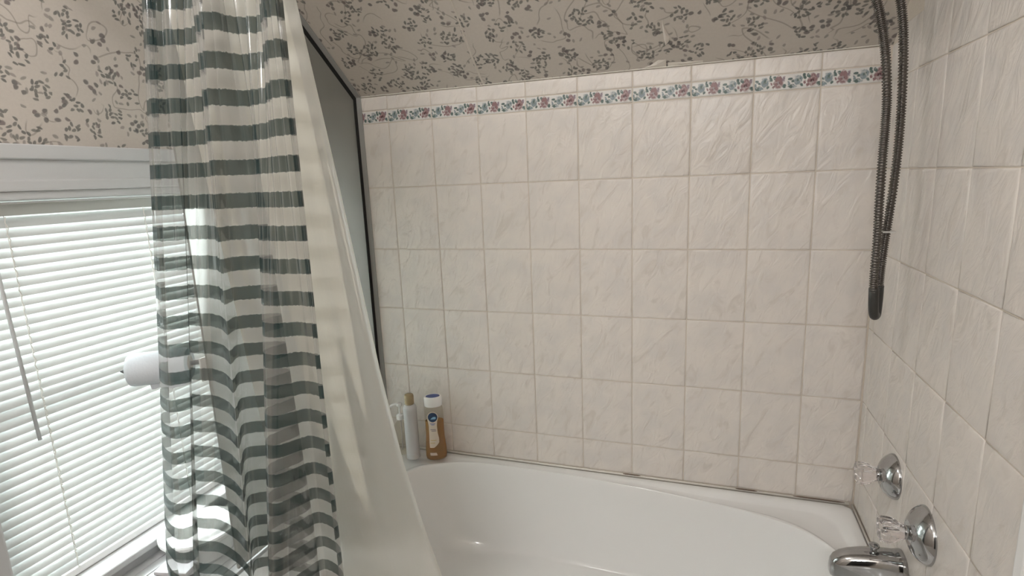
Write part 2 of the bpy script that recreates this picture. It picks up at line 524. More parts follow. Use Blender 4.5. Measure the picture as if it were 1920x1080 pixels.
# row heights
z_r1 = 1.31; zr = [z_r1 - H * k for k in range(6)]
z_r0 = 1.515; z_rb = 1.555
rects = []
edges = [XW] + [k * W for k in range(-2, 9)] + [XR - 0.002]
for s0, s1 in zip(edges[:-1], edges[1:]):
    rects.append((s0, s1, z_rb, ZC - 0.001, 'tile'))
    rects.append((s0, s1, z_r0, z_rb, 'border'))
    rects.append((s0, s1, z_r1, z_r0, 'tile'))
    for k in range(4): rects.append((s0, s1, zr[k + 1], zr[k], 'tile'))
    rects.append((s0, s1, RIM + 0.004, zr[4], 'tile'))
struct(tile_wall('wall_back', lambda s, z, d: Vector((s, -d + 0.0015, z)), rects,
                 [(XW - 0.12, 0.0), (XR + 0.1, 0.0), (XR + 0.1, ZC + 0.02), (XW - 0.12, ZC + 0.02)]))

# right wall: joints found at depth 0.353 + n*W; top follows the slope
rects = []
sedge = [0.003, 0.353 - 2 * W, 0.353 - W, 0.353, 0.353 + W, 0.353 + 2 * W, 0.800]
zz = [RIM + 0.004, zr[4], zr[3], zr[2], zr[1], z_r1, z_r0, z_r0 + H, z_r0 + 2 * H]
YE = 0.800
def top_at(s): return ZC + SL * s
for s0, s1 in zip(sedge[:-1], sedge[1:]):
    for z0, z1 in zip(zz[:-1], zz[1:]):
        t0 = top_at(s0) - 0.004
        if z1 <= t0: rects.append((s0, s1, z0, z1, 'tile'))
        elif t0 - z0 > 0.02: rects.append((s0, s1, z0, t0, 'tile'))
wr = struct(tile_wall('wall_right', lambda s, z, d: Vector((XR + 0.0015 - d, -s, z)), rects,
                 [(-0.02, 0.0), (-YB, 0.0), (-YB, ZF), (-YF, ZF), (-0.02, ZC - 0.02 * SL)]))
# painted wall beyond the tiles, and the white edge trim
struct(obj('trim_1', box(XR - 0.010, XR + 0.004, -YE - 0.022, -YE, 0.0, 2.16, 0.003), M['white_plastic']))
bmx = bmesh.new()
add_quad(bmx, [(XR + 0.002, -YE - 0.02, 0), (XR + 0.002, YB, 0), (XR + 0.002, YB, ZF), (XR + 0.002, -YE - 0.02, ZF)])
struct(obj('wall_right_front', bmx, M['plain_wall']))

# sloped and flat ceiling
bmx = bmesh.new()
add_quad(bmx, [(XW - 0.12, 0.05, ZC - 0.05 * SL), (XR + 0.02, 0.05, ZC - 0.05 * SL), (XR + 0.02, YF, ZF), (XW - 0.12, YF, ZF)], 0)
add_quad(bmx, [(XW - 0.12, YF, ZF), (XR + 0.02, YF, ZF), (XR + 0.02, YB, ZF), (XW - 0.12, YB, ZF)], 1)
ceil = struct(obj('ceiling', bmx, [M['paper'], M['ceil']]))
uv_metres(ceil, lambda c: (c.x, -c.y * math.sqrt(1 + SL * SL)))
# lifted seam, torn spots of the paper on the slope
sn = Vector((0, -SL, -1)).normalized()           # into the room, off the slope
def sp(x, y, d=0.0): return Vector((x, y, ZC - SL * y)) + sn * d
bmx = bmesh.new()
L_ = [(0.3345, -0.004), (0.335, -0.05), (0.3375, -0.10), (0.341, -0.15), (0.346, -0.21), (0.352, -0.30)]
pr = None
for i, (x, y) in enumerate(L_):
    w = 0.0030 if i < 4 else 0.0018
    q = [bmx.verts.new(sp(x - w, y, 0.0004)), bmx.verts.new(sp(x + w * 0.3, y, 0.0028)), bmx.verts.new(sp(x + w, y, 0.0002))]
    if pr:
        for k in range(2): bmx.faces.new((pr[k], pr[k + 1], q[k + 1], q[k]))
    pr = q
s_ = struct(obj('wallpaper_seam', bmx, M['seam'])); s_.parent = ceil
def flap(name, pts, lift):
    b = bmesh.new()
    cx = sum(p[0] for p in pts) / len(pts); cy = sum(p[1] for p in pts) / len(pts)
    c = b.verts.new(sp(cx, cy, lift))
    vs = [b.verts.new(sp(x, y, 0.0008)) for x, y in pts]
    for k in range(len(vs)): b.faces.new((vs[k], vs[(k + 1) % len(vs)], c))
    o = struct(obj(name, b, M['torn'])); o.parent = ceil
flap('torn_patch', [(0.8585, -0.123), (0.862, -0.108), (0.869, -0.090), (0.8755, -0.079), (0.872, -0.068), (0.863, -0.058), (0.860, -0.075), (0.8585, -0.10)], 0.006)
flap('torn_patch', [(0.795, -0.002), (0.822, -0.010), (0.842, -0.022), (0.862, -0.021), (0.862, -0.002)], 0.004)
flap('torn_patch', [(0.866, -0.002), (0.867, -0.013), (0.90, -0.010), (0.955, -0.009), (0.955, -0.002)], 0.003)
# thin caulk joint where paper meets tile
struct(obj('trim_2', tube([(XP, -0.0030, ZC + 0.0005), (0.79, -0.0030, ZC + 0.0005), (0.87, -0.0030, ZC - 0.0003), (XR - 0.01, -0.0030, ZC + 0.0005)], 0.0014, 6), M['caulk']))

# window wall with its opening
WY0, WY1, WZ0, WZ1 = -1.008, -0.120, 0.435, 1.325  # opening widened past the blind, behind the panel, to brighten the back wall
bmx = bmesh.new()
def wl(y0, y1, z0, z1, mi=0):
    add_box(bmx, XW - 0.12, XW, y0, y1, z0, z1, mi=mi)
wl(YB, WY0, 0.0, ZF); wl(WY0, WY1, WZ1, ZF); wl(WY0, WY1, 0.0, WZ0); wl(WY1, 0.03, 0.0, ZF)
wlft = struct(obj('wall_left', bmx, M['paper']))
uv_metres(wlft, lambda c: (c.y + 20.3, c.z * 1.0))
bmx = bmesh.new(); add_quad(bmx, [(XW - 0.12, YB, 0), (XR + 0.02, YB, 0), (XR + 0.02, YB, ZF), (XW - 0.12, YB, ZF)])
struct(obj('wall_front', bmx, M['plain_wall']))
bmx = bmesh.new(); add_quad(bmx, [(XW - 0.12, YB, 0), (XR + 0.02, YB, 0), (XR + 0.02, 0.02, 0), (XW - 0.12, 0.02, 0)])
struct(obj('floor', bmx, M['floor']))
# unseen dark panel added behind the camera for dark reflections in the chrome
struct(obj('unseen_dark_panel_1', box(0.60, 1.36, YB, YB + 0.04, 0.0, 2.03, 0.004), M['dark']))

# window: casing, stool, apron, sashes, panes
w1 = bpy.data.objects.new('window_1', None); link(w1); w1['kind'] = 'structure'
bmx = bmesh.new()
xf = XW + 0.020
add_box(bmx, XW - 0.002, xf, WY0 - 0.09, WY1 + 0.09, 1.360, 1.406, 0.002)       # flat of the head
add_box(bmx, XW - 0.002, xf + 0.008, WY0 - 0.10, WY1 + 0.10, 1.404, 1.4355, 0.006, 3)   # crown moulding
add_box(bmx, XW - 0.002, xf + 0.004, WY0 - 0.09, WY1 + 0.09, 1.338, 1.362, 0.004)
add_box(bmx, XW - 0.002, xf - 0.002, WY0 - 0.09, WY1 + 0.09, 1.320, 1.340, 0.004)
add_box(bmx, XW - 0.002, xf, WY0 - 0.085, WY0 + 0.004, 0.42, 1.322, 0.004)
add_box(bmx, XW - 0.002, xf, WY1 - 0.004, WY1 + 0.085, 0.42, 1.322, 0.004)
add_box(bmx, XW - 0.118, XW + 0.002, WY0 - 0.002, WY0 + 0.006, WZ0, WZ1, 0.001)          # jamb linings
add_box(bmx, XW - 0.118, XW + 0.002, WY1 - 0.006, WY1 + 0.002, WZ0, WZ1, 0.001)
add_box(bmx, XW - 0.118, XW + 0.002, WY0, WY1, WZ1 - 0.006, WZ1 + 0.002, 0.001)
struct(obj('window_casing', bmx, M['white_paint'], w1))
bmx = bmesh.new()
add_box(bmx, XW - 0.118, XW + 0.045, WY0 - 0.10, WY1 + 0.10, 0.418, 0.437, 0.006, 3)
struct(obj('window_sill', bmx, M['white_paint'], w1))
bmx = bmesh.new()
add_box(bmx, XW - 0.002, XW + 0.018, WY0 - 0.09, WY1 + 0.09, 0.375, 0.420, 0.004)
struct(obj('window_apron', bmx, M['white_paint'], w1))
def sash(z0, z1, x):
    b = bmesh.new()
    add_box(b, x - 0.015, x + 0.015, WY0 + 0.006, WY0 + 0.045, z0, z1, 0.003)
    add_box(b, x - 0.015, x + 0.015, WY1 - 0.045, WY1 - 0.006, z0, z1, 0.003)
    add_box(b, x - 0.015, x + 0.015, WY0 + 0.045, WY1 - 0.045, z0, z0 + 0.05, 0.003)
    add_box(b, x - 0.015, x + 0.015, WY0 + 0.045, WY1 - 0.045, z1 - 0.045, z1, 0.003)
    s = struct(obj('sash', b, M['sash'], w1))
    g = bmesh.new(); add_box(g, x - 0.002, x + 0.002, WY0 + 0.04, WY1 - 0.04, z0 + 0.045, z1 - 0.04)
    struct(obj('pane', g, M['pane'], w1))
sash(0.86, WZ1 - 0.006, XW - 0.098)
sash(0.437, 0.905, XW - 0.066)

# boxed tub-end ledge under the window
bmx = bmesh.new()
LY = -0.805
add_box(bmx, XW, XP - 0.012, LY, -0.002, 0.0, 0.372, 0.0)
for k in range(9):
    xs = XW + 0.019 + k * 0.031
    add_box(bmx, xs, xs + 0.0285, LY - 0.006, -0.002, 0.372, 0.384, 0.003)
struct(obj('trim_3', bmx, M['white_paint']))

# ------------------------------------------------------------------ bathtub
def tub():
    root = thing('bathtub', 'white enamel bathtub along the tiled wall under the shower hose', 'bathtub', (0.645, -0.38, 0))
    N = 160
    x0, x1, y0, y1 = XP + 0.012, XR - 0.004, -0.760, -0.004
    cx, cy = 0.64, -0.385
    inner = [(0.045, -0.385), (0.050, -0.26), (0.067, -0.165), (0.105, -0.110), (0.155, -0.080), (0.215, -0.058), (0.30, -0.046), (0.46, -0.044),
             (0.64, -0.051), (0.805, -0.066), (0.955, -0.084), (1.095, -0.108), (1.20, -0.143), (1.265, -0.190), (1.305, -0.250), (1.322, -0.32), (1.326, -0.385)]
    inner = inner + [(x, 2 * cy - y) for x, y in reversed(inner[1:-1])] + [inner[0]]
    floor_ = [(0.175, -0.385), (0.180, -0.31), (0.200, -0.235), (0.235, -0.185), (0.29, -0.150), (0.35, -0.130), (0.42, -0.120), (0.50, -0.115),
              (0.64, -0.115), (0.78, -0.118), (0.90, -0.126), (1.02, -0.140), (1.10, -0.165), (1.155, -0.205), (1.19, -0.26), (1.205, -0.32), (1.21, -0.385)]
    floor_ = floor_ + [(x, 2 * cy - y) for x, y in reversed(floor_[1:-1])] + [floor_[0]]
    ci = catmull(inner, N + 1)[:N]; cf = catmull(floor_, N + 1)[:N]
    def rrect(px, py, ins, r):
        """point of a rounded rectangle in the direction of (px,py) from the centre"""
        ax0, ax1, ay0, ay1 = x0 + ins, x1 - ins, y0 + ins, y1 - ins
        hx, hy = (ax1 - ax0) / 2, (ay1 - ay0) / 2; mx, my = (ax0 + ax1) / 2, (ay0 + ay1) / 2
        dx, dy = px - mx, py - my
        lo, hi = 0.0, 10.0
        for _ in range(50):
            m = (lo + hi) / 2; qx, qy = abs(dx * m) - (hx - r), abs(dy * m) - (hy - r)
            sd = math.hypot(max(qx, 0), max(qy, 0)) + min(max(qx, qy), 0) - r
            if sd > 0: hi = m
            else: lo = m
        return mx + dx * lo, my + dy * lo
    bm = bmesh.new(); rings = []
    def ring(f): rings.append([bm.verts.new(f(i)) for i in range(N)])
    # apron outside: from the floor up on all sides, then the rim and the bowl
    ring(lambda i: (*rrect(*ci[i], 0.012, 0.012), 0.003))
    ring(lambda i: (*rrect(*ci[i], 0.012, 0.012), 0.34))
    ring(lambda i: (*rrect(*ci[i], 0.0, 0.012), 0.350))
    ring(lambda i: (*rrect(*ci[i], 0.0, 0.012), RIM - 0.010))
    ring(lambda i: (*rrect(*ci[i], 0.003, 0.012), RIM - 0.003))
    ring(lambda i: (*rrect(*ci[i], 0.009, 0.012), RIM))
    def mixp(i, a):
        ox, oy = rrect(*ci[i], 0.030, 0.06)
        ix, iy = ci[i]
        # never outside the inner line
        return ox + (ix - ox) * a, oy + (iy - oy) * a
    ring(lambda i: (*(lambda o, q: (o[0], o[1]) if math.hypot(o[0] - cx, o[1] - cy) > math.hypot(q[0] - cx, q[1] - cy) + 0.004 else (q[0] + (o[0] - q[0]) * 0.3, q[1] + (o[1] - q[1]) * 0.3))(rrect(*ci[i], 0.024, 0.05), ci[i]), RIM - 0.0005))
    def deck(i):                                   # shallow hollow of the deck where it is wide
        ox, oy = rrect(*ci[i], 0.030, 0.05); d = math.hypot(ox - ci[i][0], oy - ci[i][1])
        return min(1.0, max(0.0, (d - 0.02) / 0.05))
    for a_, k_ in ((0.06, 0.002), (0.16, 0.010), (0.24, 0.0125), (0.72, 0.0125), (0.82, 0.009), (0.91, 0.002), (0.96, 0.0005)):
        ring(lambda i: (*mixp(i, a_), RIM - 0.001 - k_ * deck(i)))
    prof = [(0.0, 0.3875), (0.012, 0.3855), (0.035, 0.379), (0.065, 0.367), (0.10, 0.349), (0.22, 0.30), (0.42, 0.235), (0.60, 0.180), (0.74, 0.148), (0.86, 0.130), (0.95, 0.122), (1.0, 0.120)]
    for a, z in prof:
        ring(lambda i: (ci[i][0] + (cf[i][0] - ci[i][0]) * a, ci[i][1] + (cf[i][1] - ci[i][1]) * a, z))
    for s, z in ((0.985, 0.1185), (0.93, 0.116), (0.7, 0.112), (0.3, 0.109), (0.06, 0.108)):
        ring(lambda i: (0.69 + (cf[i][0] - 0.69) * s, cy + (cf[i][1] - cy) * s, z))
    for a, b in zip(rings[:-1], rings[1:]):
        for i in range(N):
            j = (i + 1) % N
            bm.faces.new((a[i], a[j], b[j], b[i]))
    bm.faces.new(rings[-1])
    o = obj('tub_shell', rel(bm, root), M['enamel'], root, True, 50)
    # drain and overflow
    d = lathe([(0.0, 0.0), (0.026, 0.0), (0.033, 0.001), (0.034, 0.003), (0.028, 0.0045), (0.02, 0.003), (0.0, 0.0035)], (1.08, cy, 0.1095))
    obj('drain', rel(d, root), M['chrome'], root, True, 40)
    # caulk bead, with the dark gaps where it has lifted
    c = tube([(XP + 0.02, -0.0035, RIM + 0.0010), (XR - 0.012, -0.0035, RIM + 0.0010)], 0.0036, 8)
    add_tube(c, [(XR - 0.0045, -0.006, RIM + 0.001), (XR - 0.0045, -0.75, RIM + 0.001)], 0.0030, 8)
    obj('caulk_bead', rel(c, root), M['caulk'], root, True)
    for a, b in ((0.745, 0.80), (1.075, 1.135), (1.23, 1.36)):
        g = tube( catmull([(a, -0.0058, RIM + 0.0044), ((a + b) / 2, -0.0062, RIM + 0.0050), (b, -0.0058, RIM + 0.0044)], 8), lambda i: 0.0018 if 0 < i < 7 else 0.0005, 6)
        k = obj('open_joint', rel(g, root), M['mold'], root, True); k['label'] = 'dark gap in the caulk'
tub()

# ------------------------------------------------------------------ frosted end panel
def end_panel():
    root = thing('shower_screen', 'frosted shower screen with black edge cut to the sloping ceiling, behind the curtain', 'shower screen', (XP, -0.35, RIM))
    yb, yf = -0.0185, -0.70
    zt = lambda y: ZC - SL * y - 0.0225
    bm = bmesh.new()
    P = [(yb, RIM + 0.001), (yf, RIM + 0.001), (yf, zt(yf)), (yb, zt(yb))]
    a = [bm.verts.new((XP - 0.003, y, z)) for y, z in P]; b = [bm.verts.new((XP + 0.003, y, z)) for y, z in P]
    bm.faces.new(a); bm.faces.new(b)
    for k in range(4): bm.faces.new((a[k], a[(k + 1) % 4], b[(k + 1) % 4], b[k]))
    obj('frosted_sheet', rel(bm, root), M['frost'], root)
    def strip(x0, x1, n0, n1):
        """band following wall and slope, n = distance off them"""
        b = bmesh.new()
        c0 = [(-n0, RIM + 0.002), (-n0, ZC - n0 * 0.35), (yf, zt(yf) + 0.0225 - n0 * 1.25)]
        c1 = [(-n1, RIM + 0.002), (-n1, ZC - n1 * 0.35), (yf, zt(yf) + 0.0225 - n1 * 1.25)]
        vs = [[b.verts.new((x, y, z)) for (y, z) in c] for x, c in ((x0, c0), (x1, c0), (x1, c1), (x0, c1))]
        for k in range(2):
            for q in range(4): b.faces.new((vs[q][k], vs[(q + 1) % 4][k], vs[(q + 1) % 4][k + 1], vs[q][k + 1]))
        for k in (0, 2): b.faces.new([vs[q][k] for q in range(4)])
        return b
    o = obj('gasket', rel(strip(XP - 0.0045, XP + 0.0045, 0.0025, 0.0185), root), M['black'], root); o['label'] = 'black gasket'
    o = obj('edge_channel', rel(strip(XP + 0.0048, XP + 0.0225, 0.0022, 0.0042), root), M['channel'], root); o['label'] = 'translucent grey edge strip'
end_panel()

# ------------------------------------------------------------------ curtains
def cloth(name, top, bot, zt, zb, z_ref_t, z_ref_b, nu, nv, mat, root, warp=None):
    """top/bot: plan curves (x, y) at the two reference heights"""
    ct = catmull(top, nu); cb = catmull(bot, nu)
    ln = [0.0]
    for i in range(1, nu): ln.append(ln[-1] + math.hypot(cb[i][0] - cb[i - 1][0], cb[i][1] - cb[i - 1][1]) * 0.5 + math.hypot(ct[i][0] - ct[i - 1][0], ct[i][1] - ct[i - 1][1]) * 0.5)
    bm = bmesh.new(); uvl = bm.loops.layers.uv.new('UVMap')
    V = []
    for j in range(nv):
        z = zt + (zb - zt) * j / (nv - 1)
        s = (z_ref_t - z) / (z_ref_t - z_ref_b)
        s_ = max(-0.12, min(s, 1.12))
        row = []
        for i in range(nu):
            x = ct[i][0] + (cb[i][0] - ct[i][0]) * s_; y = ct[i][1] + (cb[i][1] - ct[i][1]) * s_
            if warp: x, y = warp(i / (nu - 1), s, x, y)
            row.append(bm.verts.new((x, y, z)))
        V.append(row)
    for j in range(nv - 1):
        for i in range(nu - 1):
            f = bm.faces.new((V[j][i], V[j][i + 1], V[j + 1][i + 1], V[j + 1][i])); f.smooth = True
            for lp, (a, b) in zip(f.loops, ((i, j), (i + 1, j), (i + 1, j + 1), (i, j + 1))):
                lp[uvl].uv = (ln[a], zt + (zb - zt) * b / (nv - 1))
    me = bpy.data.meshes.new(name); bm.normal_update(); rel(bm, root); bm.to_mesh(me); bm.free()
    me.materials.append(mat)
    o = bpy.data.objects.new(name, me); link(o, root)
    return o


TOP = [(0.0192, -0.82), (0.0144, -0.83), (0.0343, -0.85), (0.0572, -0.86), (0.0606, -0.845), (0.0915, -0.84), (0.0987, -0.83), (0.1221, -0.835), (0.141, -0.835), (0.1599, -0.85), (0.1778, -0.875), (0.2021, -0.89), (0.2242, -0.885), (0.227, -0.86), (0.2348, -0.845), (0.2521, -0.84), (0.2694, -0.835), (0.2909, -0.845), (0.3158, -0.88), (0.339, -0.9), (0.3556, -0.9), (0.356, -0.885), (0.3347, -0.87)]
BOT = [(-0.1475, -0.815), (-0.1555, -0.83), (-0.1153, -0.86), (-0.0671, -0.88), (-0.0398, -0.875), (-0.0383, -0.85), (-0.0637, -0.84), (-0.0364, -0.838), (0.0026, -0.832), (0.0685, -0.85), (0.1209, -0.875), (0.1057, -0.855), (0.0677, -0.8), (0.1648, -0.768), (0.2058, -0.785), (0.1785, -0.865), (0.2002, -0.905), (0.2246, -0.9), (0.2389, -0.855), (0.2531, -0.82), (0.2899, -0.825), (0.3216, -0.845), (0.3228, -0.86)]
rod_z = 1.885
rr = thing('shower_curtain_rod', 'straight chrome curtain rod above the front of the bathtub', 'curtain rod', (0.5, -0.83, rod_z))
bmx = tube([(XW + 0.002, -0.83, rod_z), (XR - 0.001, -0.83, rod_z)], 0.0125, 20)
for sgn, xx in ((1, XW + 0.0015), (-1, XR + 0.0005)):
    add_lathe(bmx, [(0.0, 0.0), (0.03, 0.0), (0.03, 0.006), (0.018, 0.02), (0.0, 0.02)], (xx, -0.83, rod_z), (sgn, 0, 0), 28)
obj('rod', rel(bmx, rr), M['chrome'], rr, True, 40)
cr = thing('shower_curtain', 'clear shower curtain with dark green bands, gathered at the left', 'curtain', (0.15, -0.84, rod_z - 0.03))
def pleat(u, s, x, y):
    a = max(0.0, 1.0 - s * 1.6)
    y += a * 0.0045 * math.sin(u * 2 * PI * 23)
    x += a * 0.002 * math.sin(u * 2 * PI * 23 + 1.3)
    if s < -0.05:                                  # drawn towards the rod line at the very top
        k = min(1.0, (-0.05 - s) / 0.2); y += (-0.845 - y) * 0.35 * k
    return x, min(y, -0.775)
co_ = cloth('curtain_sheet', TOP, BOT, rod_z - 0.015, 0.16, 1.604, 0.62, 420, 150, M['vinyl'], cr, pleat)
co_.data.transform(Matrix.Translation((0, 0, cr.location.z))); co_.location.z = -cr.location.z
lr = thing('shower_liner', 'cream liner hanging behind the banded curtain into the bathtub', 'curtain liner', (0.25, -0.76, rod_z - 0.03))
def lx(s):
    K = [(-0.25, 0.285), (0.0, 0.312), (0.28, 0.340), (0.59, 0.366), (0.76, 0.388), (0.89, 0.415), (1.0, 0.444), (1.3, 0.50)]
    for (a, b), (c, d) in zip(K[:-1], K[1:]):
        if s <= c: return b + (d - b) * (s - a) / (c - a)
    return K[-1][1]
def ly(s): return -0.785 + 0.125 * s
LT = [(0.0, 0.0), (1.0, 0.0)]
def lwarp(u, s, x, y):
    xr = lx(s); xl = 0.02 - 0.01 * s
    x = xl + (xr - xl) * u
    y = ly(min(s, 1.15)) + (0.003 + 0.002 * s) * math.sin(u * 2 * PI * 1.6 + 0.8 * s) + 0.0006 * math.sin(u * 2 * PI * 6 + 2.0 * s)
    # one soft diagonal crease low on the sheet
    c = 0.62 + 0.22 * (s - 0.8); y += -0.004 * max(0.0, s - 0.6) * math.exp(-((u - c) / 0.09) ** 2)
    if u > 0.94: y += -0.010 * ((u - 0.94) / 0.06) ** 2
    return x, y
cloth('liner_sheet', LT, LT, rod_z - 0.015, 0.40, 1.65, 0.47, 120, 120, M['liner'], lr, lwarp)


# ------------------------------------------------------------------ window blind
def blind():
    xb = XW - 0.024
    y0, y1 = WY0 + 0.012, -0.425
    root = thing('window_blind', 'white mini blind with closed slats hanging in the window', 'blind', (xb, (y0 + y1) / 2, 0.44))
    b = box(xb - 0.018, xb + 0.012, y0, y1, 1.288, 1.314, 0.002)
    o = obj('headrail', rel(b, root), M['rail'], root)
    bt = bmesh.new()
    add_box(bt, xb - 0.016, xb + 0.014, y0, y1, 1.312, 1.3165, 0.001)
    obj('headrail_highlight', rel(bt, root), M['white_plastic'], o if False else root)  # white strip stands in for the highlight along the headrail top
    bm = bmesh.new()
    n = 39; zt, zb = 1.274, 0.468
    tilt = math.radians(63)
    rnd = random.Random(3)
    for k in range(n):
        z = zt + (zb - zt) * k / (n - 1)
        tl = tilt + rnd.uniform(-0.03, 0.03)
        if k > n - 4: tl *= 0.95
        sag = rnd.uniform(-0.0006, 0.0006)
        rows = []
        for yy, dz in ((y0, sag), ((y0 + y1) / 2, 0), (y1, -sag)):
            row = []
            for q in range(7):
                s = (q / 6 - 0.5) * 0.025
                bow = 0.0022 * (1 - (2 * s / 0.025) ** 2)
                # room edge low, window edge high, crown towards the room
                px = -s * math.cos(tl) + bow * math.sin(tl)
                pz = s * math.sin(tl) + bow * math.cos(tl)
                row.append(bm.verts.new((xb + px, yy, z + pz + dz)))
            rows.append(row)
        for a, c in zip(rows[:-1], rows[1:]):
            for q in range(6): bm.faces.new((a[q], a[q + 1], c[q + 1], c[q]))
    o = obj('slats', rel(bm, root), M['slat'], root, True)
    b = box(xb - 0.010, xb + 0.012, y0, y1, 0.4385, 0.4575, 0.004, 3)
    obj('bottom_rail', rel(b, root), M['white_plastic'], root)
    for yl in (-0.868, -0.556):
        b = bmesh.new()
        add_tube(b, [(xb + 0.0125, yl, 1.29), (xb + 0.0125, yl, 0.457)], 0.0008, 6)
        rr = random.Random(5)
        z = 1.286
        pts = []
        while z > 0.47:                                  # loose twisted lift cord in front of the ladder
            pts.append((xb + 0.0148, yl + 0.0018 * math.sin(z * 260) + rr.uniform(-0.0008, 0.0008), z)); z -= 0.006
        add_tube(b, pts, 0.0011, 6)
        for k in range(n):
            z = zt + (zb - zt) * k / (n - 1)
            add_lathe(b, [(0, -0.002), (0.0018, -0.001), (0.0018, 0.001), (0, 0.002)], (xb + 0.0145, yl + 0.001, z - 0.008), seg=8)
        obj('ladder_cord', rel(b, root), M['cord'], root, True)
    b = tube([(xb + 0.020, -0.906, 1.27), (xb + 0.024, -0.904, 1.10), (xb + 0.030, -0.899, 0.80)], 0.0042, 6)
    add_tube(b, [(xb + 0.014, -0.906, 1.298), (xb + 0.020, -0.906, 1.288), (xb + 0.020, -0.906, 1.268)], 0.0018, 6)
    o = obj('tilt_wand', rel(b, root), M['wand'], root, True); o['label'] = 'smoky plastic tilt wand'
blind()

# ------------------------------------------------------------------ shower fittings on the right wall
def handle(cy, cz, R, label, gap, tip, seed):
    root = thing('faucet_handle', label, 'faucet handle', (XR, cy, cz), 'tub faucet handles')
    w = XR - 0.0012
    A = (-1, 0, 0)
    prof = [(R, 0.0), (R, 0.003), (R * 0.97, 0.007), (R * 0.86, 0.015), (R * 0.70, 0.0225), (R * 0.52, 0.0275), (R * 0.42, 0.0290), (R * 0.38, 0.0275), (0.014, 0.027), (0.0, 0.027)]
    obj('escutcheon', rel(lathe(prof, (w, cy, cz), A, 48), root), M['chrome'], root, True, 35)
    st = lathe([(0.013, 0.026), (0.013, 0.036), (0.0105, 0.037), (0.0105, gap + 0.004), (0.0, gap + 0.004)], (w, cy, cz), A, 24)
    obj('stem', rel(st, root), M['chrome'], root, True, 35)
    kp = [(0.0, gap), (0.0125, gap), (0.0150, gap + 0.004), (0.0165, gap + 0.010), (0.0205, gap + 0.014), (0.0235, gap + 0.020), (0.0250, tip - 0.012), (0.0252, tip - 0.004), (0.0232, tip), (0.018, tip + 0.001), (0.0, tip + 0.001)]
    kn = lathe(kp, (w, cy, cz), A, 80, flute=8, fdepth=0.16, frange=(4, 8))
    o = obj('crystal_knob', rel(kn, root), M['crystal'], root, True, 40); o['label'] = 'clear fluted acrylic knob'
handle(-0.300, 0.641, 0.050, 'clear faucet handle with chrome plate nearest the corner, above the tub', 0.032, 0.074, 1)
handle(-0.495, 0.628, 0.055, 'clear fluted faucet handle with chrome plate, beside and above the spout', 0.034, 0.076, 2)

def spout():
    cy, w = -0.400, XR - 0.0012
    root = thing('tub_spout', 'chrome tub spout with lift knob pointing over the bathtub', 'spout', (w, cy, 0.49))
    secs = [  # x off the wall, top z, bottom z, half width
        (0.000, 0.520, 0.450, 0.034), (0.004, 0.5215, 0.448, 0.0355), (0.010, 0.520, 0.450, 0.0345), (0.018, 0.519, 0.452, 0.033), (0.045, 0.518, 0.455, 0.031), (0.075, 0.514, 0.454, 0.0285),
        (0.100, 0.508, 0.448, 0.026), (0.117, 0.501, 0.443, 0.0235), (0.128, 0.493, 0.443, 0.019), (0.134, 0.484, 0.447, 0.013), (0.1365, 0.474, 0.453, 0.006)]
    n = 32; bm = bmesh.new(); rings = []
    for d, zt, zb, hw in secs:
        cz, hz = (zt + zb) / 2, (zt - zb) / 2
        r = []
        for i in range(n):
            a = 2 * PI * i / n; c, s = math.cos(a), math.sin(a)
            e = 0.72
            r.append(bm.verts.new((w - d, cy + hw * math.copysign(abs(c) ** e, c), cz + hz * math.copysign(abs(s) ** e, s))))
        rings.append(r)
    for a, b in zip(rings[:-1], rings[1:]):
        for i in range(n): bm.faces.new((a[i], a[(i + 1) % n], b[(i + 1) % n], b[i]))
    bm.faces.new(rings[0]); bm.faces.new(rings[-1])
    obj('spout_body', rel(bm, root), M['chrome'], root, True, 50)
    bm = lathe([(0.006, 0.0), (0.006, 0.010), (0.0095, 0.011), (0.0105, 0.014), (0.0095, 0.017), (0.004, 0.0185), (0.0, 0.0185)], (w - 0.055, cy, 0.5145), (0, 0, 1), 20)
    obj('lift_knob', rel(bm, root), M['chrome'], root, True, 40)
spout()

